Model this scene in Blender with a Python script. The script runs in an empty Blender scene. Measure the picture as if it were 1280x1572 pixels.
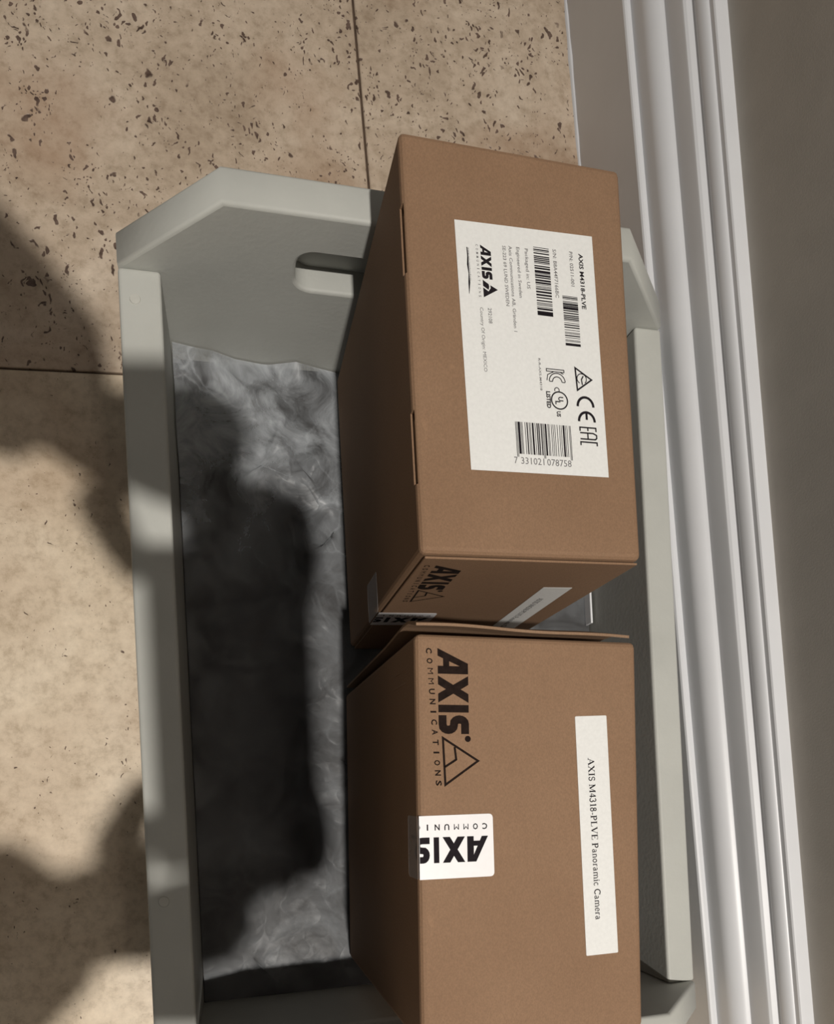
import bpy, bmesh, math, random
from math import sin, cos, pi, radians
from mathutils import Vector, Matrix, Euler, noise

random.seed(7)
scene = bpy.context.scene
COL = scene.collection

# ------------------------------------------------------------------ camera
cam_data = bpy.data.cameras.new('camera')
cam = bpy.data.objects.new('camera', cam_data)
COL.objects.link(cam)
cam.location = (0, 0, 0.64)
cam.rotation_euler = Euler((0.0179, -0.2432, -0.0513), 'XYZ')
cam_data.sensor_fit = 'AUTO'
cam_data.sensor_width = 36.0
cam_data.lens = 1126.4 / 1572 * 36.0
cam_data.shift_x = -(645.4 - 640) / 1572
cam_data.shift_y = (1208.3 - 786) / 1572
cam_data.clip_start = 0.01
scene.camera = cam

# ------------------------------------------------------------------ light
world = bpy.data.worlds.new('world')
scene.world = world
world.use_nodes = True
world.node_tree.nodes['Background'].inputs[0].default_value = (1.0, 0.95, 0.89, 1)
world.node_tree.nodes['Background'].inputs[1].default_value = 0.10

LAMP = Vector((0.135, -0.50, 2.30))
ld = bpy.data.lights.new('ceiling_light', 'AREA')
ld.shape = 'DISK'
ld.size = 0.05
ld.energy = 46
ld.color = (1.0, 0.945, 0.875)
lo = bpy.data.objects.new('ceiling_light', ld)
lo.location = LAMP
COL.objects.link(lo)

vs = scene.view_settings
vs.view_transform = 'Standard'
vs.look = 'None'
vs.exposure = 0.0
vs.gamma = 1.0
vs.use_curve_mapping = False


# ------------------------------------------------------------------ helpers
def link(o, parent=None):
    COL.objects.link(o)
    if parent is not None:
        o.parent = parent
    return o


def obj(name, bm, mat, parent=None, smooth=False):
    me = bpy.data.meshes.new(name)
    bm.normal_update()
    bm.to_mesh(me)
    bm.free()
    if mat:
        me.materials.append(mat)
    if smooth:
        for p in me.polygons:
            p.use_smooth = True
    return link(bpy.data.objects.new(name, me), parent)


def tag(o, label, cat, group=None):
    o['label'] = label
    o['category'] = cat
    if group:
        o['group'] = group
    return o


def empty(name, loc=(0, 0, 0), rot=(0, 0, 0)):
    o = bpy.data.objects.new(name, None)
    o.empty_display_size = 0.02
    o.location = loc
    o.rotation_euler = rot
    return link(o)


def add_box(bm, x0, x1, y0, y1, z0, z1, bev=0.0, seg=2):
    r = bmesh.ops.create_cube(bm, size=1.0)
    vs_ = r['verts']
    for v in vs_:
        v.co = Vector((x0 + (v.co.x + .5) * (x1 - x0), y0 + (v.co.y + .5) * (y1 - y0), z0 + (v.co.z + .5) * (z1 - z0)))
    if bev > 0:
        es = list({e for v in vs_ for e in v.link_edges})
        bmesh.ops.bevel(bm, geom=es, offset=bev, segments=seg, profile=0.5, affect='EDGES')


def box_obj(name, dims, mat, parent=None, bev=0.0, seg=2):
    bm = bmesh.new()
    add_box(bm, *dims, bev=bev, seg=seg)
    return obj(name, bm, mat, parent)


def baked(tmp):
    """evaluate modifiers / curves of a temporary object into a plain mesh and drop it"""
    dg = bpy.context.evaluated_depsgraph_get()
    me = bpy.data.meshes.new_from_object(tmp.evaluated_get(dg))
    data = tmp.data
    bpy.data.objects.remove(tmp)
    if isinstance(data, bpy.types.Mesh):
        bpy.data.meshes.remove(data)
    else:
        bpy.data.curves.remove(data)
    return me


# ------------------------------------------------------------------ materials
def new_mat(name):
    m = bpy.data.materials.new(name)
    m.use_nodes = True
    nt = m.node_tree
    b = nt.nodes['Principled BSDF']
    return m, nt, b


def nd(nt, kind, **kw):
    n = nt.nodes.new(kind)
    for k, v in kw.items():
        if k.startswith('i_'):
            n.inputs[k[2:].replace('_', ' ')].default_value = v
        else:
            setattr(n, k, v)
    return n


def ramp(nt, fac, stops):
    r = nt.nodes.new('ShaderNodeValToRGB')
    els = r.color_ramp.elements
    while len(els) < len(stops):
        els.new(0.5)
    for e, (p, c) in zip(els, stops):
        e.position = p
        e.color = (*c, 1) if len(c) == 3 else c
    nt.links.new(fac, r.inputs[0])
    return r


def mixc(nt, fac, a, b, mode='MIX'):
    m = nt.nodes.new('ShaderNodeMix')
    m.data_type = 'RGBA'
    m.blend_type = mode
    for sock, val in ((m.inputs[0], fac), (m.inputs[6], a), (m.inputs[7], b)):
        if hasattr(val, 'is_output'):
            nt.links.new(val, sock)
        elif isinstance(val, (int, float)):
            sock.default_value = val
        else:
            sock.default_value = (*val, 1)
    return m.outputs[2]


def math_n(nt, op, a, b=None, clamp=False):
    m = nt.nodes.new('ShaderNodeMath')
    m.operation = op
    m.use_clamp = clamp
    for i, v in enumerate((a, b)):
        if v is None:
            continue
        if hasattr(v, 'is_output'):
            nt.links.new(v, m.inputs[i])
        else:
            m.inputs[i].default_value = v
    return m.outputs[0]


def plain(name, col, rough=0.6, spec=0.4, nscale=None, namt=0.08, bump=0.0, bscale=200):
    m, nt, b = new_mat(name)
    b.inputs['Roughness'].default_value = rough
    b.inputs['Specular IOR Level'].default_value = spec
    tc = nd(nt, 'ShaderNodeTexCoord')
    if nscale:
        n = nd(nt, 'ShaderNodeTexNoise', i_Scale=nscale, i_Detail=6.0, i_Roughness=0.6)
        nt.links.new(tc.outputs['Object'], n.inputs['Vector'])
        r = ramp(nt, n.outputs['Fac'], [(0.3, tuple(c * (1 - namt) for c in col)), (0.7, tuple(min(1, c * (1 + namt)) for c in col))])
        nt.links.new(r.outputs[0], b.inputs['Base Color'])
    else:
        b.inputs['Base Color'].default_value = (*col, 1)
    if bump:
        n2 = nd(nt, 'ShaderNodeTexNoise', i_Scale=bscale, i_Detail=3.0)
        nt.links.new(tc.outputs['Object'], n2.inputs['Vector'])
        bp = nd(nt, 'ShaderNodeBump', i_Strength=bump, i_Distance=0.001)
        nt.links.new(n2.outputs['Fac'], bp.inputs['Height'])
        nt.links.new(bp.outputs[0], b.inputs['Normal'])
    return m


def cardboard_mat(name, col):
    m, nt, b = new_mat(name)
    b.inputs['Roughness'].default_value = 0.75
    b.inputs['Specular IOR Level'].default_value = 0.25
    tc = nd(nt, 'ShaderNodeTexCoord')
    n1 = nd(nt, 'ShaderNodeTexNoise', i_Scale=9.0, i_Detail=5.0, i_Roughness=0.6)
    nt.links.new(tc.outputs['Object'], n1.inputs['Vector'])
    r1 = ramp(nt, n1.outputs['Fac'], [(0.25, tuple(c * x for c, x in zip(col, (.90, .87, .84)))), (0.75, tuple(c * 1.08 for c in col))])
    # fibre specks
    mp = nd(nt, 'ShaderNodeMapping')
    mp.inputs['Scale'].default_value = (1500, 900, 1200)
    nt.links.new(tc.outputs['Object'], mp.inputs['Vector'])
    n2 = nd(nt, 'ShaderNodeTexNoise', i_Scale=1.0, i_Detail=3.0)
    nt.links.new(mp.outputs[0], n2.inputs['Vector'])
    r2 = ramp(nt, n2.outputs['Fac'], [(0.3, (.88, .88, .88)), (0.7, (1.1, 1.1, 1.1))])
    c = mixc(nt, 1.0, r1.outputs[0], r2.outputs[0], 'MULTIPLY')
    # pale scuffs
    n3 = nd(nt, 'ShaderNodeTexNoise', i_Scale=38.0, i_Detail=4.0, i_Distortion=1.2)
    nt.links.new(tc.outputs['Object'], n3.inputs['Vector'])
    r3 = ramp(nt, n3.outputs['Fac'], [(0.70, (0, 0, 0)), (0.80, (.35, .35, .35))])
    c = mixc(nt, r3.outputs[0], c, (min(1, col[0] * 1.5), col[1] * 1.45, col[2] * 1.4))
    nt.links.new(c, b.inputs['Base Color'])
    # faint flutes
    w = nd(nt, 'ShaderNodeTexWave', wave_type='BANDS', bands_direction='X', i_Scale=55.0, i_Distortion=0.3)
    nt.links.new(tc.outputs['Object'], w.inputs['Vector'])
    h = math_n(nt, 'ADD', math_n(nt, 'MULTIPLY', w.outputs['Fac'], 0.10), n2.outputs['Fac'])
    bp = nd(nt, 'ShaderNodeBump', i_Strength=0.12, i_Distance=0.0006)
    nt.links.new(h, bp.inputs['Height'])
    nt.links.new(bp.outputs[0], b.inputs['Normal'])
    return m


def stone_mat(name, hole, seed, lo, mid, hi):
    """travertine: clouded beige with elongated pits"""
    m, nt, b = new_mat(name)
    b.inputs['Roughness'].default_value = 0.42
    b.inputs['Specular IOR Level'].default_value = 0.35
    geo = nd(nt, 'ShaderNodeNewGeometry')
    mp = nd(nt, 'ShaderNodeMapping')
    mp.inputs['Location'].default_value = (seed * 3.1, seed * 1.7, seed)
    nt.links.new(geo.outputs['Position'], mp.inputs['Vector'])
    P = mp.outputs[0]
    n1 = nd(nt, 'ShaderNodeTexNoise', i_Scale=9.0, i_Detail=9.0, i_Roughness=0.68, i_Distortion=0.6)
    nt.links.new(P, n1.inputs['Vector'])
    c = ramp(nt, n1.outputs['Fac'], [(0.28, lo), (0.5, mid), (0.72, hi)]).outputs[0]
    n2 = nd(nt, 'ShaderNodeTexNoise', i_Scale=95.0, i_Detail=5.0, i_Roughness=0.7)
    nt.links.new(P, n2.inputs['Vector'])
    c = mixc(nt, 1.0, c, ramp(nt, n2.outputs['Fac'], [(0.28, (.72, .69, .65)), (0.5, (1.0, 1.0, 1.0)), (0.72, (1.14, 1.15, 1.16))]).outputs[0], 'MULTIPLY')
    # rust clouds
    n3 = nd(nt, 'ShaderNodeTexNoise', i_Scale=6.5, i_Detail=4.0)
    mp3 = nd(nt, 'ShaderNodeMapping')
    mp3.inputs['Location'].default_value = (4 + seed, 2, 1)
    nt.links.new(P, mp3.inputs['Vector'])
    nt.links.new(mp3.outputs[0], n3.inputs['Vector'])
    c = mixc(nt, ramp(nt, n3.outputs['Fac'], [(0.50, (0, 0, 0)), (0.72, (.60 * hole, .60 * hole, .60 * hole))]).outputs[0], c, (.30, .165, .09))
    # pits: distorted voronoi cells whose radius follows a cluster noise
    dn = nd(nt, 'ShaderNodeTexNoise', i_Scale=60.0, i_Detail=3.0)
    nt.links.new(P, dn.inputs['Vector'])
    vm = nd(nt, 'ShaderNodeVectorMath', operation='MULTIPLY_ADD')
    nt.links.new(dn.outputs['Color'], vm.inputs[0])
    vm.inputs[1].default_value = (.022, .022, .022)
    nt.links.new(P, vm.inputs[2])
    pit = None
    for sc, rad, rz, ax, k in ((70, .30, .9, 1.9, 0.0), (40, .19, .2, 1.6, 5.0), (130, .36, 2.2, 1.8, 9.0), (210, .24, 1.4, 1.5, 14.0)):
        mq = nd(nt, 'ShaderNodeMapping')
        mq.inputs['Rotation'].default_value = (0, 0, rz)
        mq.inputs['Scale'].default_value = (ax, 1, 1)
        mq.inputs['Location'].default_value = (k, k * .3, 0)
        nt.links.new(vm.outputs[0], mq.inputs['Vector'])
        v = nd(nt, 'ShaderNodeTexVoronoi', i_Scale=float(sc))
        nt.links.new(mq.outputs[0], v.inputs['Vector'])
        cl = nd(nt, 'ShaderNodeTexNoise', i_Scale=7.0 + k, i_Detail=3.0)
        nt.links.new(mq.outputs[0], cl.inputs['Vector'])
        r = math_n(nt, 'MULTIPLY', math_n(nt, 'MULTIPLY', math_n(nt, 'SUBTRACT', cl.outputs['Fac'], 0.36), 4.2, True), rad * hole)
        s = nd(nt, 'ShaderNodeSeparateColor')
        nt.links.new(v.outputs['Color'], s.inputs[0])
        r = math_n(nt, 'MULTIPLY', r, math_n(nt, 'ADD', s.outputs[0], 0.25))
        dlt = math_n(nt, 'MULTIPLY', math_n(nt, 'SUBTRACT', r, v.outputs['Distance']), 14.0, True)
        pit = dlt if pit is None else math_n(nt, 'MAXIMUM', pit, dlt)
    pc = ramp(nt, n2.outputs['Fac'], [(0.3, (.055, .034, .025)), (0.7, (.21, .145, .115))]).outputs[0]
    c = mixc(nt, pit, c, pc)
    nt.links.new(c, b.inputs['Base Color'])
    bp = nd(nt, 'ShaderNodeBump', i_Strength=0.5, i_Distance=0.002, invert=True)
    nt.links.new(pit, bp.inputs['Height'])
    nt.links.new(bp.outputs[0], b.inputs['Normal'])
    return m


def film_mat(name, col, alpha_lo, alpha_hi, rough=0.22, crease=0.0):
    m, nt, b = new_mat(name)
    tc = nd(nt, 'ShaderNodeTexCoord')
    n = nd(nt, 'ShaderNodeTexNoise', i_Scale=22.0, i_Detail=6.0, i_Roughness=0.65, i_Distortion=1.0)
    nt.links.new(tc.outputs['Object'], n.inputs['Vector'])
    b.inputs['Base Color'].default_value = (*col, 1)
    b.inputs['Roughness'].default_value = rough
    b.inputs['Specular IOR Level'].default_value = 0.4
    a = ramp(nt, n.outputs['Fac'], [(0.32, (alpha_lo,) * 3), (0.68, (alpha_hi,) * 3)])
    # creases: the film lies double along them, so it is whiter and less clear there
    ds = nd(nt, 'ShaderNodeTexNoise', i_Scale=14.0, i_Detail=3.0)
    nt.links.new(tc.outputs['Object'], ds.inputs['Vector'])
    vm = nd(nt, 'ShaderNodeVectorMath', operation='MULTIPLY_ADD')
    nt.links.new(ds.outputs['Color'], vm.inputs[0])
    vm.inputs[1].default_value = (.11, .11, .11)
    nt.links.new(tc.outputs['Object'], vm.inputs[2])
    vo = nd(nt, 'ShaderNodeTexVoronoi', feature='DISTANCE_TO_EDGE', i_Scale=26.0)
    nt.links.new(vm.outputs[0], vo.inputs['Vector'])
    cr = ramp(nt, vo.outputs['Distance'], [(0.0, (crease,) * 3), (0.07, (0, 0, 0))])
    al = a.outputs[0]
    if crease:
        msk = ramp(nt, ds.outputs['Fac'], [(0.48, (0, 0, 0)), (0.62, (1, 1, 1))])
        al = math_n(nt, 'ADD', al, math_n(nt, 'MULTIPLY', cr.outputs[0], msk.outputs[0]), True)
        # lies flat and clear towards the near end, bunched and milky at the far end
        sx = nd(nt, 'ShaderNodeSeparateXYZ')
        nt.links.new(tc.outputs['Object'], sx.inputs[0])
        mr = nd(nt, 'ShaderNodeMapRange', i_From_Min=.17, i_From_Max=.30, i_To_Min=.36, i_To_Max=1.0)
        nt.links.new(sx.outputs['Y'], mr.inputs['Value'])
        al = math_n(nt, 'MULTIPLY', al, mr.outputs[0])
    nt.links.new(al, b.inputs['Alpha'])
    if crease:
        bp = nd(nt, 'ShaderNodeBump', i_Strength=0.55, i_Distance=0.006)
        nt.links.new(vo.outputs['Distance'], bp.inputs['Height'])
        nt.links.new(bp.outputs[0], b.inputs['Normal'])
    return m


M = {}
M['stone_pitted'] = stone_mat('stone_pitted', 1.0, 0.0, (.38, .295, .215), (.525, .425, .325), (.65, .55, .44))
M['stone_smooth'] = stone_mat('stone_smooth', 0.42, 7.3, (.57, .465, .34), (.66, .55, .415), (.73, .625, .485))
M['grout'] = plain('grout', (.10, .07, .05), 0.9, 0.1, 60, .3)
M['crate_paint'] = plain('crate_paint', (.465, .472, .44), 0.55, 0.35, 14, .06, .15, 260)
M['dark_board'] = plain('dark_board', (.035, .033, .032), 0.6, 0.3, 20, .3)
M['filler'] = plain('filler', (.50, .50, .46), 0.6, 0.3, 80, .05)
M['trim_paint'] = plain('trim_paint', (.68, .69, .71), 0.38, 0.5, 10, .03, .05, 90)
M['wall_paint'] = plain('wall_paint', (.47, .44, .395), 0.8, 0.2, 30, .04, .10, 700)
M['cardboard'] = cardboard_mat('cardboard', (.238, .146, .088))
M['cardboard_edge'] = cardboard_mat('cardboard_edge', (.25, .16, .10))
M['paper'] = plain('paper', (.72, .725, .71), 0.6, 0.3, 500, .04)
M['seal_paper'] = plain('seal_paper', (.80, .79, .80), 0.35, 0.5, 200, .02)
M['ink'] = plain('ink', (.016, .013, .016), 0.9, 0.12, 300, .2)
M['ink_brown'] = plain('ink_brown', (.016, .010, .008), 0.9, 0.10, 260, .35)
M['ink_grey'] = plain('ink_grey', (.16, .155, .16), 0.6, 0.3, 300, .15)
M['film'] = film_mat('film', (.50, .53, .56), .10, .78, .36, .22)
M['clear_seal'] = film_mat('clear_seal', (.70, .70, .72), .30, .34, .3)
M['film_edge_glint'] = plain('film_edge_glint', (.85, .86, .88), 0.25, 0.6, 40, .05)  # highlight along the upturned plastic edge, put into the base colour
M['skin'] = plain('skin', (.48, .27, .19), 0.5, 0.4, 40, .06)
M['shirt'] = plain('shirt', (.05, .06, .09), 0.85, 0.2, 60, .1)
M['trousers'] = plain('trousers', (.06, .065, .08), 0.85, 0.2, 60, .1)
M['shoe'] = plain('shoe', (.05, .045, .04), 0.5, 0.4, 60, .1)
M['hair'] = plain('hair', (.03, .02, .015), 0.6, 0.4, 120, .3)
M['phone_case'] = plain('phone_case', (.03, .03, .035), 0.35, 0.5, 90, .1)
M['phone_glass'] = plain('phone_glass', (.015, .015, .02), 0.08, 0.6, 50, .05)

# ------------------------------------------------------------------ floor of stone tiles
ZF = -0.02
YAW = 0.038
CY, SY = cos(YAW), sin(YAW)


def wall_pt(s, u, z):
    """s metres along the wall, u metres into it (0 = front face of the baseboard)"""
    return Vector((0.38231 + u * CY - s * SY, u * SY + s * CY, z))


floor = box_obj('floor', (-1.9, 0.50, -1.7, 1.9, ZF - 0.03, ZF - 0.0028), M['grout'])
floor.rotation_euler.z = YAW
floor['kind'] = 'structure'
T = 0.61
GAP = 0.0011
# joint corner seen left of the crate, turned into the floor's own frame
jx, jy = 0.151 * CY + 0.368 * SY + .0, 0.370 * CY - 0.151 * SY + .006
tile_mesh = {}
for iy in range(-3, 3):
    for ix in range(-3, 1):
        x0, x1 = jx + ix * T + GAP, jx + (ix + 1) * T - GAP
        y0, y1 = jy + iy * T + GAP, jy + (iy + 1) * T - GAP
        wid = x1 - x0
        if ix == 0:
            wid = 0.43 - x0
        mat = M['stone_pitted'] if (iy >= 0 or (ix + iy) % 3 == 0) else M['stone_smooth']
        if iy == -1 and ix in (-1, -2):
            mat = M['stone_smooth']
        key = (round(wid, 4), mat.name)
        if key not in tile_mesh:
            bm = bmesh.new()
            add_box(bm, 0, wid, 0, y1 - y0, -0.010, 0, bev=0.0009, seg=1)
            me = bpy.data.meshes.new('tile')
            bm.to_mesh(me)
            bm.free()
            me.materials.append(mat)
            tile_mesh[key] = me
        t = bpy.data.objects.new('tile', tile_mesh[key])
        link(t, floor)
        t.location = (x0, y0, ZF)

# ------------------------------------------------------------------ wall and moulded baseboard
def extrude_profile(name, prof, s0, s1, mat, smooth=False):
    bm = bmesh.new()
    a = [bm.verts.new(wall_pt(s0, u, z)) for u, z in prof]
    b = [bm.verts.new(wall_pt(s1, u, z)) for u, z in prof]
    n = len(prof)
    for i in range(n):
        bm.faces.new((a[i], a[(i + 1) % n], b[(i + 1) % n], b[i]))
    bm.faces.new(a)
    bm.faces.new(list(reversed(b)))
    bmesh.ops.recalc_face_normals(bm, faces=bm.faces)
    return obj(name, bm, mat)


wall = extrude_profile('wall_right', [(.041, ZF - .03), (.041, 2.45), (.14, 2.45), (.14, ZF - .03)], -1.7, 1.9, M['wall_paint'])
wall['kind'] = 'structure'

prof = [(.041, ZF), (0, ZF), (0, .0742), (.0008, .0758), (.0024, .0766), (.0062, .0766),
        (.0062, .0915), (.0068, .0950), (.0082, .0984), (.0104, .1014), (.0130, .1038), (.0154, .1051), (.0172, .1057), (.0180, .1062),
        (.0182, .1262), (.0188, .1280), (.0205, .1296), (.0235, .1306), (.0248, .1310),
        (.0252, .1330), (.0244, .1346), (.0242, .1366), (.0245, .1392), (.0253, .1418), (.0266, .1440), (.0280, .1452), (.0290, .1456),
        (.0292, .1496), (.0300, .1508), (.0314, .1512), (.041, .1512)]
bb = extrude_profile('baseboard_right', prof, -1.7, 1.9, M['trim_paint'])
for p in bb.data.polygons:
    p.use_smooth = True
bb.data.set_sharp_from_angle(angle=radians(22))
bb['kind'] = 'structure'
# caulk bead where the baseboard meets the tiles
bm = bmesh.new()
segs = 70
rows = []
for i in range(segs + 1):
    s = 0.42 + i * (1.4 / segs)
    w = 0.0022 + 0.0012 * noise.noise(Vector((s * 30, 0, 0)))
    rows.append([bm.verts.new(wall_pt(s, u, z)) for u, z in ((-w, ZF), (-w * .7, ZF + w * .8), (.0005, ZF + w * 1.6), (.0005, ZF))])
for a, b in zip(rows, rows[1:]):
    for k in range(3):
        bm.faces.new((a[k], a[k + 1], b[k + 1], b[k]))
bmesh.ops.recalc_face_normals(bm, faces=bm.faces)
cb = obj('caulk_line', bm, M['trim_paint'], bb, True)

# ------------------------------------------------------------------ the painted crate
X0, X1, Y0, Y1 = -0.0356, 0.3338, -0.1675, 0.3729
TL, TR, TE = 0.0283, 0.0242, 0.0243
ZR, ZP = 0.1039, 0.1722
XL, XR = X0 - TL, X1 + TR
CL, CR = 0.0714, 0.0662
crate = empty('wooden_crate', (0.147, 0.10, ZF))
tag(crate, 'grey painted wooden crate with slotted end boards holding two cardboard boxes', 'crate')


def in_crate(o):
    o.parent = crate
    o.location = o.location - crate.location
    return o


def worn_board(name, dims, bev=0.0024):
    bm = bmesh.new()
    add_box(bm, *dims, bev=bev, seg=3)
    return in_crate(obj(name, bm, M['crate_paint']))


worn_board('side_rail', (XL, X0, Y0, Y1, ZF, ZR))
worn_board('side_rail', (X1, XR, Y0, Y1, ZF, ZR))
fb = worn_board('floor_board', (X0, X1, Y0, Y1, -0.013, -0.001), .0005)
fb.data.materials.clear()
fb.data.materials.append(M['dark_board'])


def end_board(y_in, sign):
    cu = bpy.data.curves.new('end_board', 'CURVE')
    cu.dimensions = '2D'
    cu.fill_mode = 'BOTH'
    bev = 0.0026
    cu.extrude = TE / 2 - bev
    cu.bevel_depth = bev
    cu.bevel_resolution = 2
    cu.offset = -bev
    def spl(pts):
        s = cu.splines.new('POLY')
        s.points.add(len(pts) - 1)
        for p, (x, z) in zip(s.points, pts):
            p.co = (x, z, 0, 1)
        s.use_cyclic_u = True
    spl([(XL, ZF), (XR, ZF), (XR, ZR), (XR - CR, ZP), (XL + CL, ZP), (XL, ZR)])
    # hand slot with rounded corners
    sx0, sx1, sz0, sz1, r = 0.057, 0.237, 0.101, 0.138, 0.0125
    pts = []
    for cx, cz, a0 in ((sx1 - r, sz1 - r, 0), (sx0 + r, sz1 - r, 90), (sx0 + r, sz0 + r, 180), (sx1 - r, sz0 + r, 270)):
        for k in range(7):
            a = radians(a0 + k * 15)
            pts.append((cx + r * cos(a), cz + r * sin(a)))
    spl(list(reversed(pts)))
    tmp = bpy.data.objects.new('tmp', cu)
    COL.objects.link(tmp)
    me = baked(tmp)
    me.transform(Matrix.Rotation(radians(90), 4, 'X'))
    me.name = 'end_board'
    me.materials.clear()
    me.materials.append(M['crate_paint'])
    o = link(bpy.data.objects.new('end_board', me))
    o.location = (0, y_in + sign * TE / 2, 0)
    return in_crate(o)


end_board(Y1, 1)
for y_ in (Y1 + .0185, Y0 - .0235):
    in_crate(box_obj('slot_back', (.050, .244, y_, y_ + .005, .095, .144), M['crate_paint']))
end_board(Y0, -1)
# filled screw heads on top of the left rail
for y in (Y1 - 0.022, Y0 + 0.10):
    bm = bmesh.new()
    bmesh.ops.create_cone(bm, segments=20, radius1=.0038, radius2=.0034, depth=.0008, cap_ends=True)
    o = obj('screw_plug', bm, M['filler'])
    o.location = (X0 - TL * .62, y, ZR + .0003)
    in_crate(o)

# ------------------------------------------------------------------ crumpled plastic sheet on the crate floor
B1 = dict(o=(0.1007, 0.3636, 0.0041), r=(-.0083, .0092, .0003))
B2 = dict(o=(0.0954, 0.0935, 0.0035), r=(.0030, .0128, -.0333))
BL, BW, BH = 0.2352, 0.1359, 0.2462


def smooth01(t):
    t = max(0.0, min(1.0, t))
    return t * t * (3 - 2 * t)


def box_dist(x, y):
    best = 9
    for b in (B1, B2):
        dx = max(b['o'][0] - .004 - x, x - (b['o'][0] + BW + .004), 0)
        dy = max(y - (b['o'][1] + .004), (b['o'][1] - BL - .006) - y, 0)
        best = min(best, math.hypot(dx, dy))
    return best


def sheet_amp(x, y):
    k = smooth01((box_dist(x, y) - .001) / .018)
    far = smooth01((y - .10) / .2)
    a = .006 + .016 * far
    if x > .24:
        a = .004
    return k * a


# crumpled film: a jittered net of flat facets
NX, NY = 22, 33
rs_ = random.Random(11)
bm = bmesh.new()
grid = []
for j in range(NY + 1):
    row = []
    for i in range(NX + 1):
        jx_ = rs_.uniform(-.42, .42) if 0 < i < NX else 0
        jy_ = rs_.uniform(-.42, .42) if 0 < j < NY else 0
        x = X0 + .0012 + (X1 - X0 - .0024) * (i + jx_) / NX
        y = Y0 + .0012 + (Y1 - Y0 - .0024) * (j + jy_) / NY
        big = .5 + .9 * noise.noise(Vector((x * 11 + 2, y * 11, 1.3)))
        h = max(0, big * .75 + rs_.uniform(-.25, .30))
        z = .0006 + sheet_amp(x, y) * h
        if x < .24:
            z += sheet_amp(x, y) / .022 * (.003 * smooth01((y - .335) / .04) + .006 * smooth01((X0 + .025 - x) / .025))
        row.append(bm.verts.new((x, y, z)))
    grid.append(row)
for j in range(NY):
    for i in range(NX):
        a, b, c, d = grid[j][i], grid[j][i + 1], grid[j + 1][i + 1], grid[j + 1][i]
        if rs_.random() < .5:
            bm.faces.new((a, b, c)); bm.faces.new((a, c, d))
        else:
            bm.faces.new((a, b, d)); bm.faces.new((b, c, d))
bmesh.ops.subdivide_edges(bm, edges=list(bm.edges), cuts=2, use_grid_fill=True, smooth=0.7)
sheet = obj('plastic_sheet', bm, M['film'], None, True)
tag(sheet, 'crumpled translucent plastic sheet lining the crate floor under the boxes', 'plastic sheet')
# its stiff edge against the right rail, coloured near-white for its highlight
bm = bmesh.new()
add_box(bm, X1 - .0046, X1 - .0026, .150, .186, .0006, .012, .0004, 1)
obj('turned_up_edge', bm, M['film_edge_glint'], sheet)

# ------------------------------------------------------------------ flat print
class Face:
    """a box face: mm coordinates (u, v), lifted off the surface by h metres"""
    def __init__(self, o, u, v):
        self.o, self.u, self.v = Vector(o), Vector(u).normalized(), Vector(v).normalized()
        self.n = self.u.cross(self.v)
        self.sgn = 1.0
    def p(self, u, v, h):
        return self.o + self.u * (u / 1000) + self.v * (v / 1000) + self.n * (h * self.sgn)


class Print:
    """collects flat polygons given in a reading frame and maps them to a face"""
    def __init__(self, face, h, shear=0.0, shear_u0=0.0):
        self.f, self.h, self.k, self.u0 = face, h, shear, shear_u0
        self.polys = []
    def poly(self, pts):
        self.polys.append([(u, v + self.k * (u - self.u0)) for u, v in pts])
    def rect(self, u0, u1, v0, v1):
        self.poly([(u0, v0), (u1, v0), (u1, v1), (u0, v1)])
    def stroke(self, pts, w, closed=False):
        n = len(pts)
        L, R = [], []
        for i in range(n):
            a = pts[(i - 1) % n] if (closed or i > 0) else pts[i]
            b = pts[(i + 1) % n] if (closed or i < n - 1) else pts[i]
            c = pts[i]
            d1 = Vector((c[0] - a[0], c[1] - a[1]))
            d2 = Vector((b[0] - c[0], b[1] - c[1]))
            if d1.length < 1e-9: d1 = d2
            if d2.length < 1e-9: d2 = d1
            d1 = d1.normalized(); d2 = d2.normalized()
            t = d1 + d2
            t = t.normalized() if t.length > 1e-6 else d1
            nn = Vector((-t.y, t.x))
            k = max(.45, nn.dot(Vector((-d1.y, d1.x))))
            ww = (w[i] if isinstance(w, (list, tuple)) else w) / 2 / k
            L.append((c[0] + nn.x * ww, c[1] + nn.y * ww))
            R.append((c[0] - nn.x * ww, c[1] - nn.y * ww))
        m = n if closed else n - 1
        for i in range(m):
            j = (i + 1) % n
            self.poly([R[i], R[j], L[j], L[i]])
    def arc(self, cu, cv, ru, rv, a0, a1, w, n=20):
        self.stroke([(cu + ru * cos(radians(a0 + (a1 - a0) * i / n)), cv + rv * sin(radians(a0 + (a1 - a0) * i / n))) for i in range(n + 1)], w)
    def disc(self, cu, cv, r, n=18):
        self.poly([(cu + r * cos(2 * pi * i / n), cv + r * sin(2 * pi * i / n)) for i in range(n)])
    def build(self, name, mat, parent):
        bm = bmesh.new()
        for pl in self.polys:
            vs_ = [bm.verts.new(self.f.p(u, v, self.h)) for u, v in pl]
            try:
                bm.faces.new(vs_)
            except ValueError:
                pass
        return obj(name, bm, mat, parent)


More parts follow.
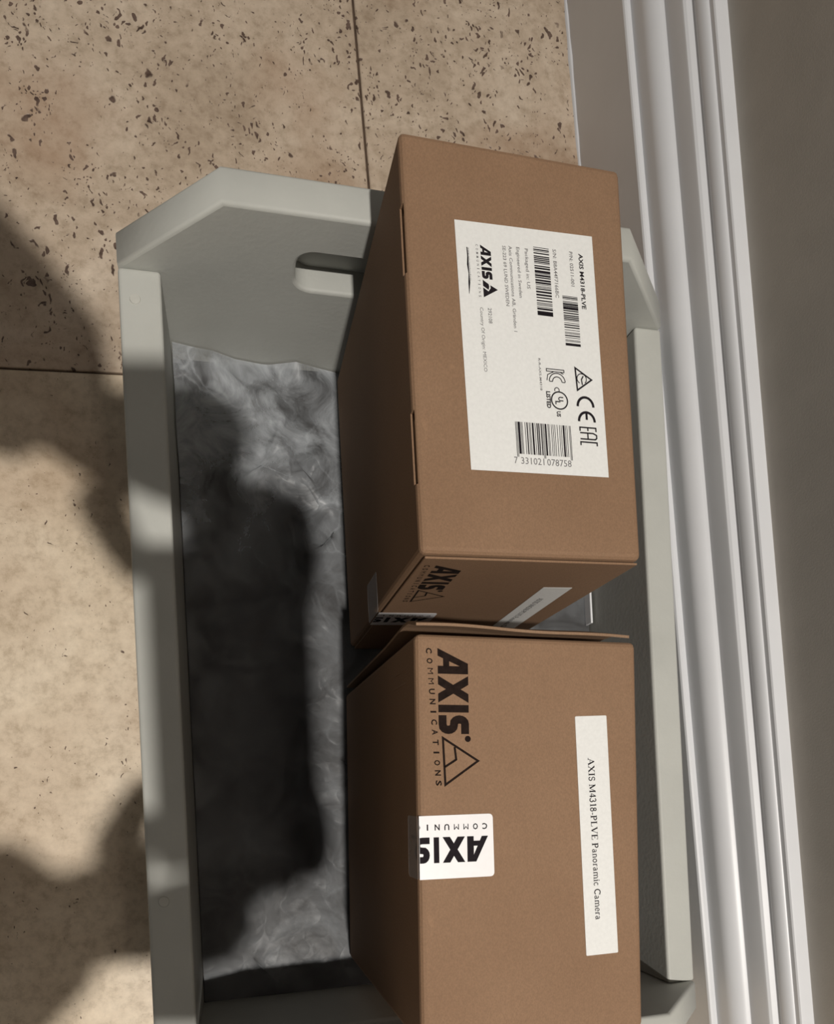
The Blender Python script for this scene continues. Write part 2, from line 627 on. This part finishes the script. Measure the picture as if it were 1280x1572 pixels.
class Reader:
    """a reading frame: x along the text, y up the letters -> (u, v)"""
    def __init__(self, pr, mode, ou, ov):
        self.pr, self.mode, self.ou, self.ov = pr, mode, ou, ov
    def m(self, x, y):
        if self.mode == 'down':
            return (self.ou + x, self.ov + y)
        if self.mode == 'up':          # reads along +v, letters point to -u
            return (self.ou - y, self.ov + x)
        return (self.ou + y, self.ov - x)   # flipped: reads along -v, letters point to +u
    def poly(self, pts): self.pr.poly([self.m(*p) for p in pts])
    def stroke(self, pts, w, closed=False): self.pr.stroke([self.m(*p) for p in pts], w, closed)
    def arc(self, cx, cy, rx, ry, a0, a1, w, n=14):
        self.stroke([(cx + rx * cos(radians(a0 + (a1 - a0) * i / n)), cy + ry * sin(radians(a0 + (a1 - a0) * i / n))) for i in range(n + 1)], w)


def text_polys(s, bold=0.0, spacing=1.0):
    cu = bpy.data.curves.new('txt', 'FONT')
    cu.body = s
    cu.size = 1.0
    cu.offset = bold
    cu.space_character = spacing
    cu.resolution_u = 2
    o = bpy.data.objects.new('txt', cu)
    COL.objects.link(o)
    me = baked(o)
    polys = [[(me.vertices[i].co.x, me.vertices[i].co.y) for i in p.vertices] for p in me.polygons]
    bpy.data.meshes.remove(me)
    xs = [x for p in polys for x, _ in p]
    ys = [y for p in polys for _, y in p]
    return polys, min(xs), max(xs), min(ys), max(ys)


def text(rd, s, x0, x1, y0, y1, bold=0.0, spacing=1.0, cap=True):
    """fit a line of text between x0..x1 and, by its cap height, y0..y1"""
    polys, a, b, c, d = text_polys(s, bold, spacing)
    base, top = (0.0, 0.70)
    for p in polys:
        rd.poly([(x0 + (x - a) / (b - a) * (x1 - x0), y0 + (y - base) / (top - base) * (y1 - y0)) for x, y in p])


def clip_v(pr, vmin):
    """keep only what lies above v = vmin (print folding over an edge)"""
    out = []
    for pl in pr.polys:
        res = []
        for i, a in enumerate(pl):
            b = pl[(i + 1) % len(pl)]
            if a[1] >= vmin:
                res.append(a)
            if (a[1] >= vmin) != (b[1] >= vmin):
                t = (vmin - a[1]) / (b[1] - a[1])
                res.append((a[0] + t * (b[0] - a[0]), vmin))
        if len(res) >= 3:
            out.append(res)
    pr.polys = out


def axis_word(rd, spans, y0, y1, sw):
    """the four block letters; spans = (start, end) of each along the reading direction"""
    H = y1 - y0
    def P(sp, pts):
        rd.poly([(sp[0] + x * (sp[1] - sp[0]), y0 + y * H) for x, y in pts])
    a, x, i, s = spans
    P(a, [(0, 0), (.30, 0), (.69, .722), (.69, 1), (.58, 1)])
    P(a, [(.69, 0), (1, 0), (1, 1), (.69, 1)])
    P(a, [(.397, .18), (.69, .18), (.69, .38), (.505, .38)])
    P(x, [(0, 0), (.33, 0), (.5, .254), (.67, 0), (1, 0), (.665, .5), (1, 1), (.67, 1), (.5, .746), (.33, 1), (0, 1), (.335, .5)])
    P(i, [(0, 0), (1, 0), (1, 1), (0, 1)])
    W = s[1] - s[0]
    h = sw / 2
    pts = [(s[0], y0 + h), (s[0] + W * .45, y0 + h)]
    r = (H - sw) / 4
    for k in range(1, 9):
        an = radians(-90 + k * 22.5)
        pts.append((s[0] + W - h - r * .75 + r * .75 * cos(an), y0 + h + r + r * sin(an)))
    for k in range(1, 9):
        an = radians(270 - k * 22.5)
        pts.append((s[0] + h + r * .75 + r * .75 * cos(an), y0 + h + 3 * r + r * sin(an)))
    pts.append((s[1], y1 - h))
    rd.stroke(pts, sw)


# serif capitals and small letters for the typed label, in units of cap height
def serif_glyphs():
    T_, K = .075, .17
    g = {}
    def sf(x, y, w=.30): return ('s', [(x - w / 2, y), (x + w / 2, y)], .06)
    st = lambda x0, y0, x1, y1, w: ('s', [(x0, y0), (x1, y1)], w)
    ar = lambda cx, cy, rx, ry, a0, a1, w: ('a', cx, cy, rx, ry, a0, a1, w)
    g['A'] = (1.0, [st(.10, 0, .48, 1, T_), st(.44, 1, .84, 0, K), st(.22, .33, .68, .33, .06), sf(.10, .03), sf(.84, .03)])
    g['X'] = (1.0, [st(.14, 1, .80, 0, K), st(.12, 0, .78, 1, T_), sf(.13, .03), sf(.80, .03), sf(.14, .97), sf(.78, .97)])
    g['I'] = (.48, [st(.22, 0, .22, 1, K), sf(.22, .03, .36), sf(.22, .97, .36)])
    g['S'] = (.72, [ar(.32, .74, .21, .23, 20, 270, .11), ar(.32, .26, .23, .25, 90, -165, .12), st(.53, .98, .53, .72, .05), st(.09, .02, .09, .3, .05)])
    g['M'] = (1.22, [st(.14, 0, .14, 1, T_), st(.14, 1, .55, .06, K), st(.55, .06, .96, 1, T_), st(.98, 0, .98, 1, K), sf(.14, .03), sf(.98, .03), sf(.10, .97, .2), sf(1.02, .97, .2)])
    g['4'] = (.66, [st(.42, 0, .42, 1, K * .9), st(.42, 1, .05, .30, T_), st(.05, .27, .62, .27, .09)])
    g['3'] = (.66, [ar(.28, .75, .20, .23, 160, -80, .12), ar(.26, .27, .25, .27, 80, -160, .13)])
    g['1'] = (.60, [st(.32, 0, .32, 1, K * .9), sf(.32, .03, .34), st(.32, 1, .16, .86, T_)])
    g['8'] = (.66, [ar(.30, .76, .18, .20, 0, 360, .12), ar(.30, .27, .22, .25, 0, 360, .12)])
    g['-'] = (.44, [st(.06, .32, .36, .32, .10)])
    g['P'] = (.80, [st(.18, 0, .18, 1, K), sf(.18, .03, .36), sf(.12, .97, .2), ar(.36, .73, .26, .24, 90, -90, .13), st(.18, .97, .38, .97, .06), st(.18, .49, .38, .49, .06)])
    g['L'] = (.80, [st(.18, 0, .18, 1, K), sf(.18, .97, .36), st(.05, .03, .66, .03, .06), st(.66, .0, .68, .26, .06)])
    g['V'] = (.98, [st(.12, 1, .48, .02, K), st(.48, .02, .82, 1, T_), sf(.12, .97), sf(.82, .97)])
    g['E'] = (.84, [st(.18, 0, .18, 1, K), st(.05, .03, .70, .03, .06), st(.05, .97, .68, .97, .06), st(.18, .51, .48, .51, .06), st(.69, 0, .71, .24, .06), st(.67, 1, .67, .78, .06), st(.48, .40, .48, .62, .05)])
    g['C'] = (.90, [ar(.48, .5, .37, .46, 45, 320, .13), st(.80, .98, .80, .68, .05)])
    x = .66
    g['a'] = (.60, [ar(.24, .18, .17, .16, 60, 320, .10), st(.40, .05, .40, .46, .12), ar(.24, .46, .16, .18, 0, 150, .09), st(.40, .06, .54, .04, .06)])
    g['n'] = (.70, [st(.16, 0, .16, x, .12), ar(.34, .42, .18, .22, 150, 0, .09), st(.52, 0, .52, .44, .12), sf(.16, .03, .26), sf(.52, .03, .26)])
    g['o'] = (.66, [ar(.30, .32, .22, .31, 0, 360, .11)])
    g['r'] = (.52, [st(.16, 0, .16, x, .12), sf(.16, .03, .28), ar(.32, .46, .15, .17, 165, 40, .09)])
    g['m'] = (1.04, [st(.16, 0, .16, x, .12), ar(.34, .42, .18, .22, 150, 0, .09), st(.52, 0, .52, .44, .12), ar(.70, .42, .18, .22, 150, 0, .09), st(.88, 0, .88, .44, .12), sf(.16, .03, .26), sf(.52, .03, .24), sf(.88, .03, .26)])
    g['i'] = (.38, [st(.18, 0, .18, x, .12), sf(.18, .03, .28), sf(.12, x - .02, .16), ('s', [(.18, .80), (.18, .93)], .13)])
    g['c'] = (.58, [ar(.30, .32, .22, .31, 50, 320, .10)])
    g['e'] = (.60, [ar(.30, .32, .22, .31, 0, 320, .10), st(.10, .34, .52, .34, .06)])
    g[' '] = (.34, [])
    return g


GLY = serif_glyphs()


def serif_text(put_stroke, s, length, cap):
    adv = sum(GLY[c][0] for c in s)
    kx = length / adv
    x = 0
    for c in s:
        w, items = GLY[c]
        for it in items:
            if it[0] == 's':
                put_stroke([(kx * (x + px), cap * py) for px, py in it[1]], it[2] * cap * 1.15)
            else:
                _, cx, cy, rx, ry, a0, a1, wd = it
                put_stroke([(kx * (x + cx + rx * cos(radians(a0 + (a1 - a0) * i / 12))), cap * (cy + ry * sin(radians(a0 + (a1 - a0) * i / 12)))) for i in range(13)], wd * cap * 1.15)
        x += w


def quad_label(name, face, corners, h, mat, parent, th=.00012, rnd=0.0):
    """a thin paper label given by its (u, v) corners, optionally with rounded corners"""
    pts = []
    n = len(corners)
    for i, c in enumerate(corners):
        rr = rnd[i] if isinstance(rnd, (list, tuple)) else rnd
        if rr <= 0:
            pts.append(c)
            continue
        c = Vector(c)
        a = (Vector(corners[i - 1]) - c).normalized()
        b = (Vector(corners[(i + 1) % n]) - c).normalized()
        for k in range(6):
            t = k / 5
            p0, p2 = c + a * rr, c + b * rr
            q = p0 * (1 - t) ** 2 + c * 2 * t * (1 - t) + p2 * t ** 2
            pts.append((q.x, q.y))
    bm = bmesh.new()
    lo_ = [bm.verts.new(face.p(u, v, h - th)) for u, v in pts]
    hi_ = [bm.verts.new(face.p(u, v, h)) for u, v in pts]
    bm.faces.new(hi_)
    for i in range(len(pts)):
        j = (i + 1) % len(pts)
        bm.faces.new((lo_[i], lo_[j], hi_[j], hi_[i]))
    bmesh.ops.recalc_face_normals(bm, faces=bm.faces)
    return obj(name, bm, mat, parent)


# ------------------------------------------------------------------ the two cardboard boxes
def box_root(b, label):
    e = empty('cardboard_box', b['o'], b['r'])
    tag(e, label, 'box', 'two cardboard packing boxes standing in the crate')
    return e


def body_mesh(cutters, y_start=0.0, bev=.0036):
    bm = bmesh.new()
    add_box(bm, 0, BW, -BL, y_start, 0, BH, bev=bev, seg=3)
    me = bpy.data.meshes.new('carton')
    bm.to_mesh(me)
    bm.free()
    tmp = bpy.data.objects.new('tmp', me)
    COL.objects.link(tmp)
    cobs = []
    for c in cutters:
        co = box_obj('cutter', c, None)
        md = tmp.modifiers.new('b', 'BOOLEAN')
        md.operation = 'DIFFERENCE'
        md.solver = 'EXACT'
        md.object = co
        cobs.append(co)
    bpy.context.view_layer.update()
    out = baked(tmp)
    for c in cobs:
        bpy.data.objects.remove(c)
    out.materials.clear()
    out.materials.append(M['cardboard'])
    return out


def art_face(face, root, h, so=0.0):
    """logo, seal and typed label, the same on both boxes"""
    pr = Print(face, h)
    rd = Reader(pr, 'down', 0, 0)
    axis_word(rd, ((13.6, 27.8), (28.8, 43.8), (45.0, 49.2), (50.8, 61.2)), 12.6, 30.2, 4.6)
    pr.disc(63.9, 29.4, 1.75)
    tri = [(63.4, 14.9), (76.2, 35.2), (89.4, 15.9)]
    pr.stroke(tri, 1.25, True)
    pr.stroke([(79.6, 15.6), (75.4, 22.4), (68.4, 21.6)], 1.25)
    k = .030
    pr2 = Print(face, h, k, 13.5)
    rd2 = Reader(pr2, 'down', 0, 0)
    chars = 'COMMUNICATIONS'
    n = len(chars)
    for q, ch in enumerate(chars):
        c0 = 15.2 + q * (88.4 - 15.2) / (n - 1)
        w = 1.0 if ch == 'I' else (3.3 if ch == 'M' else 3.0)
        text(rd2, ch, c0 - w / 2, c0 + w / 2, 6.0, 9.2, .0 if ch == 'M' else .03)
    pr.polys += [[(u, v + k * (u - 13.5)) for u, v in pl] for pl in pr2.polys]
    pr.build('printed_logo', M['ink_brown'], root)
    # typed address label
    c = [(50.6, 95.0), (49.8, 115.2), (189.2, 119.9), (189.8, 99.4)]
    lab = quad_label('typed_label', face, c, h + .0002, M['paper'], root, rnd=.8)
    U = Vector((139.2, 4.55)).normalized()
    V = Vector((-U.y, U.x))
    O = Vector((75.0, 102.7))
    pt = Print(face, h + .0003)
    serif_text(lambda pts, w: pt.stroke([tuple(O + U * a + V * b_) for a, b_ in pts], w), 'AXIS M4318-PLVE Panoramic Camera', 94.5, 3.9)
    pt.build('typed_text', M['ink'], lab)
    # round-cornered seal that folds over the edge
    seal = quad_label('seal_sticker', face, [(so + 106.4, .35), (so + 105.8, 43.2), (so + 141.0, 43.7), (so + 141.3, .35)], h + .0002, M['seal_paper'], root, rnd=(0, 2.6, 2.6, 0))
    ps = Print(face, h + .0003)
    rs = Reader(ps, 'flip', 0, 0)
    rs.ou, rs.ov = so + 118.2, 40.2
    axis_word(rs, ((0, 12.3), (13.6, 26.6), (28.6, 31.7), (34.0, 43.0)), 0, 14.2, 3.6)
    rs.ou, rs.ov = so + 111.2, 0
    for q, ch in enumerate('COMMUNIC'):
        c0 = -(38.4 - q * 5.55)
        w = .8 if ch == 'I' else 2.9
        text(rs, ch, c0 - w / 2, c0 + w / 2, 0, 3.2, .0 if ch == 'M' else .025)
    clip_v(ps, .5)
    ps.build('seal_print', M['ink'], seal)
    return seal


# --- box standing at the far end: shipping label on top, logo face towards the near end
b1 = box_root(B1, 'cardboard box with a large white barcode label on top, beside slotted end board')
slots = ((-.0790, -.0400), (-.1965, -.1555))
me = body_mesh([(-.002, .0045, a, b, BH - .0060, BH - .0012) for a, b in slots])
link(bpy.data.objects.new('carton', me), b1)
for a, b in slots:
    box_obj('tuck_tab', (.0016, .0028, a + .0020, b - .0040, BH - .0060, BH - .0032), M['cardboard_edge'], b1, .0003, 1)
# near face: a closing panel with a dark seam all round
box_obj('closing_panel', (.0030, BW - .0016, -BL - .0022, -BL - .0008, .004, BH - .0024), M['cardboard'], b1, .0006, 2)
near = Face((0, -BL - .0022, BH), (0, 0, -1), (1, 0, 0))
if near.n.y > 0:
    near.sgn = -1
seal1 = art_face(near, b1, .0001, 13.0)
# seal folded onto the left face
left1 = Face((0, -BL, BH), (0, 0, -1), (0, 1, 0))
if left1.n.x > 0:
    left1.sgn = -1
quad_label('seal_fold', left1, [(119.4, -1.6), (154.3, -1.6), (154.3, 27.0), (119.4, 27.0)], .0003, M['clear_seal'], seal1, rnd=2.5)

top1 = Face((0, 0, BH), (0, -1, 0), (1, 0, 0))
if top1.n.z < 0:
    top1.sgn = -1
ship = quad_label('shipping_label', top1, [(46.2, 29.7), (43.9, 114.7), (186.9, 117.0), (187.5, 31.8)], .00025, M['paper'], b1)
K1 = .0148
H1 = .00035
pk = Print(top1, H1, K1, 46)      # black
pg = Print(top1, H1, K1, 46)      # greyer small print
rk, rg = Reader(pk, 'down', 0, 0), Reader(pg, 'down', 0, 0)
axis_word(rk, ((58.6, 64.3), (64.7, 70.7), (71.2, 72.9), (73.5, 77.9)), 44.0, 50.2, 1.75)
pk.poly([(78.6, 44.2), (82.1, 44.2), (84.0, 47.4), (82.2, 47.9), (80.7, 47.6)])
pk.poly([(83.0, 44.2), (88.6, 44.2), (83.4, 53.0), (81.2, 48.6), (82.9, 48.7), (84.9, 47.3)])
n = 14
for q, ch in enumerate('COMMUNICATIONS'):
    c0 = 59.2 + q * (88.2 - 59.2) / (n - 1)
    w = .4 if ch == 'I' else 1.1
    text(rg, ch, c0 - w / 2, c0 + w / 2, 41.3, 42.7, .01)
pk.build('label_logo', M['ink'], ship)
pk.polys = []
# pen stroke under the logo
pk.stroke([(61, 36.0), (66, 36.2), (71, 35.9), (76, 36.2), (81, 36.1), (87.5, 35.6)], [.5, .7, 1.0, .45, 1.1, .25])
pk.build('pen_mark', M['ink'], ship)
pk.polys = []
text(rg, 'www.axis.com/products', 61.2, 80, 36.3, 37.6, .0)
text(rg, 'SE-223 69 LUND SWEDEN', 57.2, 91.9, 57.5, 59.5, .006)
text(rg, 'Axis Communications AB, Gr\u00e4nden 1', 56.8, 106.3, 61.3, 63.3, .006)
text(rg, 'Engineered in Sweden', 56.9, 86.2, 66.0, 68.0, .006)
text(rg, 'Packaged in: US', 57.0, 80.4, 71.2, 73.2, .006)
text(rg, 'S/N: B8A44F7166BC', 55.0, 83.4, 88.7, 90.9, .006)
text(rg, 'P/N: 02511-001', 55.0, 75.4, 99.2, 101.3, .012)
text(rk, 'AXIS M4318-PLVE', 55.4, 88.2, 105.2, 107.8, .025)
pk.build('model_text', M['ink'], ship)
pk.polys = []
text(rg, 'Country Of Origin: MEXICO', 94.6, 131.2, 41.4, 43.4, .0)
text(rg, '292108', 94.4, 103.2, 46.2, 48.4, .006)
text(rg, 'R-R-AXS-M4318', 120.2, 138.9, 75.0, 76.3, .015)


def code_bars(pr, u0, u1, v0, v1, modules, seed, ends=()):
    rng = random.Random(seed)
    mod = (u1 - u0) / modules
    k = 0
    while k < modules:
        w = rng.choice((1, 1, 1, 2, 2, 3))
        w = min(w, modules - k)
        pr.rect(u0 + k * mod, u0 + (k + w) * mod, v0, v1)
        k += w + rng.choice((1, 1, 1, 2, 2, 3))
    for a, b in ends:
        pr.rect(a, b, v0, v1)


code_bars(pk, 55.2, 94.9, 76.6, 86.3, 112, 3, ((93.2, 95.0), (67.0, 67.9), (69.4, 70.2)))
pk.build('barcode', M['ink'], ship)
pk.polys = []
code_bars(pk, 81.6, 110.9, 93.0, 102.6, 84, 8, ((109.4, 110.9), (88.0, 89.6), (86.0, 87.0)))
pk.build('barcode', M['ink'], ship)
pk.polys = []
# conformity marks
tri = [(123.4, 97.9), (124.6, 97.5), (129.6, 108.1), (130.4, 108.1), (137.0, 98.9), (136.6, 98.2)]
pk.stroke([(123.6, 97.9), (129.9, 108.0), (136.7, 98.5)], .95, True)
pk.arc(129.8, 101.7, 3.0, 3.0, 40, 330, .55)
pk.stroke([(128.0, 102.8), (130.2, 101.5), (133.4, 101.9)], .75)
pk.arc(146.0, 103.0, 5.4, 5.0, 88, 272, 1.5)
pk.arc(154.8, 103.2, 5.4, 5.0, 88, 272, 1.5)
pk.rect(149.6, 153.8, 102.5, 103.9)
for pts in ([(160.6, 98.4), (158.4, 98.4), (158.4, 108.6), (160.6, 108.6)], [(158.4, 103.4), (160.4, 103.4)],
            [(161.6, 98.3), (161.6, 106.6), (162.6, 108.8), (164.4, 108.8), (165.2, 107.8), (165.2, 98.3)], [(161.6, 103.2), (165.2, 103.2)],
            [(169.0, 98.4), (167.0, 98.4), (167.0, 108.8), (169.0, 108.8)]):
    pk.stroke(pts, .85)
pk.build('conformity_marks', M['ink'], ship)
pk.polys = []
# the KC mark in outline
pk.stroke([(125.8, 79.6), (125.8, 90.6), (127.2, 90.6), (127.2, 79.6)], .5, True)
pk.stroke([(127.2, 84.2), (129.2, 80.2), (132.6, 79.6)], .5)
pk.stroke([(127.2, 88.0), (128.2, 90.2)], .5)
pk.arc(133.0, 86.0, 5.0, 5.0, 92, 268, .55)
pk.arc(133.0, 86.0, 2.9, 2.9, 92, 268, .55)
pk.stroke([(133.0, 88.9), (133.0, 91.0)], .5)
pk.stroke([(133.0, 81.0), (133.0, 83.1)], .5)
# the ringed mark with its captions
pk.arc(143.8, 86.6, 5.0, 5.0, 0, 360, .8, 32)
rk.ou, rk.ov = 0, 0
text(rk, 'U', 141.6, 144.2, 86.0, 89.0, .03)
text(rk, 'L', 144.2, 146.2, 84.0, 87.0, .03)
pk.arc(137.8, 85.4, 1.4, 1.4, 60, 300, .5)
text(rk, 'US', 150.2, 153.4, 84.4, 86.8, .04)
text(rk, 'LISTED', 139.0, 148.8, 78.6, 81.0, .04)
pk.build('conformity_marks', M['ink'], ship)
pk.polys = []
# EAN-13
LC = ['0001101', '0011001', '0010011', '0111101', '0100011', '0110001', '0101111', '0111011', '0110111', '0001011']
RC = [''.join('1' if c == '0' else '0' for c in s) for s in LC]
GC = [s[::-1] for s in RC]
PAR = ['LLLLLL', 'LLGLGG', 'LLGGLG', 'LLGGGL', 'LGLLGG', 'LGGLLG', 'LGGGLL', 'LGLGLG', 'LGLGGL', 'LGGLGL']
num = '7331021078758'
bits = '101' + ''.join((LC if p == 'L' else GC)[int(ch)] for ch, p in zip(num[1:7], PAR[int(num[0])])) + '01010' + ''.join(RC[int(ch)] for ch in num[7:]) + '101'
V0, V1 = 58.0, 92.4
md_ = (V1 - V0) / 95
for k, bch in enumerate(bits):
    if bch == '1':
        guard = k < 3 or k > 91 or 45 <= k <= 49
        pk.rect(158.2, 178.4 if guard else 176.6, V0 + k * md_, V0 + (k + 1) * md_)
ru = Reader(pg, 'up', 182.3, 0)
text(ru, '7', 56.0, 58.0, 0, 3.9)
text(ru, '331021', 60.2, 74.4, 0, 3.9)
text(ru, '078758', 76.2, 91.4, 0, 3.9)
pk.build('barcode', M['ink'], ship)
pg.build('small_print', M['ink_grey'], ship)

# --- box at the near end: logo face on top, far flap standing slightly open
b2 = box_root(B2, 'cardboard box with big printed logo and folded white seal on top, at near end')
me = body_mesh([], y_start=-.0056)
link(bpy.data.objects.new('carton', me), b2)
bm = bmesh.new()
cols = []
NS = 24
for i in range(NS + 1):
    t = i / NS
    x = .0006 + t * (BW - .0050)
    bow = -.0022 * t ** 1.5 + .0005 * sin(t * 9)
    top = BH + .0004 - .0010 * t + .0005 * sin(t * 7)
    line = [(bow, top), (bow + .0016, top - .006), (bow + .0050, top - .018), (bow + .0056, top - .030), (bow + .0030, top - .080), (bow + .0010, .004)]
    ring = [(y, z) for y, z in line] + [(y - .0016, z) for y, z in reversed(line)]
    cols.append([bm.verts.new((x, y, z)) for y, z in ring])
for a, b in zip(cols, cols[1:]):
    for k in range(12):
        bm.faces.new((a[k], a[(k + 1) % 12], b[(k + 1) % 12], b[k]))
bm.faces.new(cols[0])
bm.faces.new(list(reversed(cols[-1])))
bmesh.ops.recalc_face_normals(bm, faces=bm.faces)
obj('end_flap', bm, M['cardboard_edge'], b2, False)
top2 = Face((0, 0, BH), (0, -1, 0), (1, 0, 0))
if top2.n.z < 0:
    top2.sgn = -1
seal2 = art_face(top2, b2, .0001)
left2 = Face((0, 0, BH), (0, -1, 0), (0, 0, -1))
if left2.n.x > 0:
    left2.sgn = -1
quad_label('seal_fold', left2, [(106.4, .4), (141.3, .4), (141.3, 22.5), (106.4, 22.5)], .0003, M['clear_seal'], seal2, rnd=2.5)
pf = Print(left2, .0004)
pf.rect(117.5, 119, 2, 14)
pf.stroke([(122, 3), (126, 6), (130, 3)], 2.4)
pf.build('seal_fold_print', M['ink_grey'], seal2)
# torn scuffs on the left face near its lower corner and the far edge
for (ya, yb, za, zb) in ((-.2180, -.2168, .125, .150), (-.0300, -.0290, .190, .222), (-.0220, -.0213, .195, .215)):
    box_obj('torn_scuff', (-.0003, .0004, ya, yb, za, zb), M['cardboard_edge'], b2, .0001, 1)

# ------------------------------------------------------------------ the photographer, whose arms and phone shade the crate
def skinned(name, verts, edges, mat, parent, roots=(0,), sub=1):
    me = bpy.data.meshes.new(name)
    me.from_pydata([v[0] for v in verts], edges, [])
    o = bpy.data.objects.new('tmp', me)
    COL.objects.link(o)
    md = o.modifiers.new('skin', 'SKIN')
    md.use_smooth_shade = True
    lay = me.skin_vertices[0].data if me.skin_vertices else None
    if lay is None:
        bm = bmesh.new()
        bm.from_mesh(me)
        bm.verts.layers.skin.verify()
        bm.to_mesh(me)
        bm.free()
        lay = me.skin_vertices[0].data
    for i, v in enumerate(verts):
        r = v[1]
        lay[i].radius = r if isinstance(r, tuple) else (r, r)
        lay[i].use_root = i in roots
    s = o.modifiers.new('sub', 'SUBSURF')
    s.levels = sub
    s.render_levels = sub
    bpy.context.view_layer.update()
    out = baked(o)
    out.materials.clear()
    out.materials.append(mat)
    for p in out.polygons:
        p.use_smooth = True
    out.name = name
    return link(bpy.data.objects.new(name, out), parent)


YC = -0.08
PHX, PHY, PHZ = 0.043, -0.0900, 0.712
ARMS = (((-.44, YC + .17, 1.17), (-.215, .205, .90), (-.120, .130, .805), (-.026, .044, .738), (.022, .046, .733), (.056, .028, .727)),
        ((-.44, YC - .17, 1.17), (-.235, -.315, .90), (-.145, -.268, .805), (-.030, -.222, .742), (.010, -.218, .735), (.052, -.210, .727)))
SLEEVE = (.058, .068)


def build_person():
    V, E, roots = [], [], []
    def add(co, r, prev=None):
        V.append((co, r))
        if prev is not None:
            E.append((prev, len(V) - 1))
        else:
            roots.append(len(V) - 1)
        return len(V) - 1
    pel = add((-.84, YC, .92), (.15, .12))
    wa = add((-.72, YC, 1.02), (.14, .11), pel)
    ch = add((-.55, YC, 1.13), (.16, .12), wa)
    up = add((-.44, YC, 1.19), (.13, .10), ch)
    ne = add((-.36, YC, 1.23), .055, up)
    h1 = add((-.30, YC, 1.26), .075, ne)
    h2 = add((-.24, YC, 1.28), .095, h1)
    add((-.18, YC, 1.30), .078, h2)
    # arms: elbow, forearm, wrist, palm of each side (far side first)
    for sh_, el_, fo_, wr_, p1_, p2_ in ARMS:
        sh = add(sh_, .062, up)
        el = add(el_, .046, sh)
        fo = add(fo_, .042, el)
        wr = add(wr_, (.030, .026), fo)
        pa = add(p1_, .044, wr)
        add(p2_, .040, pa)
    for s in (-1, 1):
        hp = add((-.84, YC + s * .10, .86), .092, pel)
        kn = add((-.76, YC + s * .13, .46), .064, hp)
        an = add((-.84, YC + s * .13, .07), .042, kn)
        add((-.68, YC + s * .14, .012), (.040, .026), an)
        # four fingers run behind the phone, the thumb lies along its edge
        ye = PHY + s * .0825
        for q, (fx, ln) in enumerate(((.030, .88), (.049, 1.0), (.068, .94), (.086, .76))):
            k0 = add((fx * .85 + .004, ye + s * (.050 - q * .007), PHZ + .014), .0135)
            k1 = add((fx, ye + s * .016, PHZ - .004), .0128, k0)
            k2 = add((fx - .002, ye - s * .022 * ln, PHZ - .0195), .0112, k1)
            add((fx - .004, ye - s * .042 * ln, PHZ - .0180), .0080, k2)
        t0 = add((-.026, ye + s * .030, PHZ + .034), .020)
        t1 = add((-.020, ye + s * .004, PHZ + .027), .014, t0)
        add((-.002, ye - s * .026, PHZ + .020), .0105, t1)
    body = skinned('person', V, E, M['skin'], None, tuple(roots), 1)
    tag(body, 'person in dark clothes bending over the crate with a phone held in both hands', 'person')
    # clothes over the body
    V2, E2 = [], []
    def a2(co, r, prev=None):
        V2.append((co, r))
        if prev is not None:
            E2.append((prev, len(V2) - 1))
        return len(V2) - 1
    p = a2((-.83, YC, .95), (.165, .135))
    w = a2((-.72, YC, 1.02), (.155, .125), p)
    c = a2((-.55, YC, 1.13), (.175, .135), w)
    u = a2((-.43, YC, 1.195), (.14, .105), c)
    for (sh_, el_, fo_, wr_, p1_, p2_), sl in zip(ARMS, SLEEVE):
        sh = a2(sh_, .078, u)
        el = a2(el_, .066, sh)
        fo = a2(fo_, sl + .003, el)
        a2((wr_[0] - .004, wr_[1], wr_[2] + .004), sl, fo)
    skinned('shirt', V2, E2, M['shirt'], body)
    V3, E3 = [((-.84, YC, .92), (.165, .135))], []
    for s in (-1, 1):
        b = len(V3)
        V3.extend([((-.84, YC + s * .10, .84), .106), ((-.76, YC + s * .13, .46), .080), ((-.835, YC + s * .13, .075), .062)])
        E3.extend([(0, b), (b, b + 1), (b + 1, b + 2)])
    skinned('trousers', V3, E3, M['trousers'], body)
    for s in (-1, 1):
        skinned('shoe', [((-.87, YC + s * .13, .020), (.046, .040)), ((-.78, YC + s * .135, .018), (.046, .036)), ((-.65, YC + s * .14, .010), (.042, .028))], [(0, 1), (1, 2)], M['shoe'], body)
    skinned('hair', [((-.345, YC, 1.31), .062), ((-.28, YC, 1.355), .085), ((-.20, YC, 1.372), .070)], [(0, 1), (1, 2)], M['hair'], body)
    skinned('nose', [((-.165, YC, 1.265), .014), ((-.135, YC, 1.238), .016)], [(0, 1)], M['skin'], body)
    for s in (-1, 1):
        skinned('ear', [((-.255, YC + s * .094, 1.285), (.010, .022)), ((-.262, YC + s * .102, 1.262), (.008, .016))], [(0, 1)], M['skin'], body)
        bm = bmesh.new()
        bmesh.ops.create_uvsphere(bm, u_segments=12, v_segments=8, radius=.013)
        e = obj('eye', bm, M['paper'], body, True)
        e.location = (-.126, YC + s * .033, 1.285)
    return body


build_person()
phone = empty('smartphone', (PHX, PHY, PHZ))
tag(phone, 'dark smartphone held flat above the crate in two hands', 'phone')
bm = bmesh.new()
add_box(bm, -.047, .047, -.0825, .0825, -.004, .004, .0035, 3)
obj('case', bm, M['phone_case'], phone)
box_obj('screen', (-.043, .043, -.0785, .0785, .0036, .0045), M['phone_glass'], phone, .0004, 1)
box_obj('lens_bump', (-.033, -.005, .042, .070, -.0065, -.0035), M['phone_glass'], phone, .001, 2)
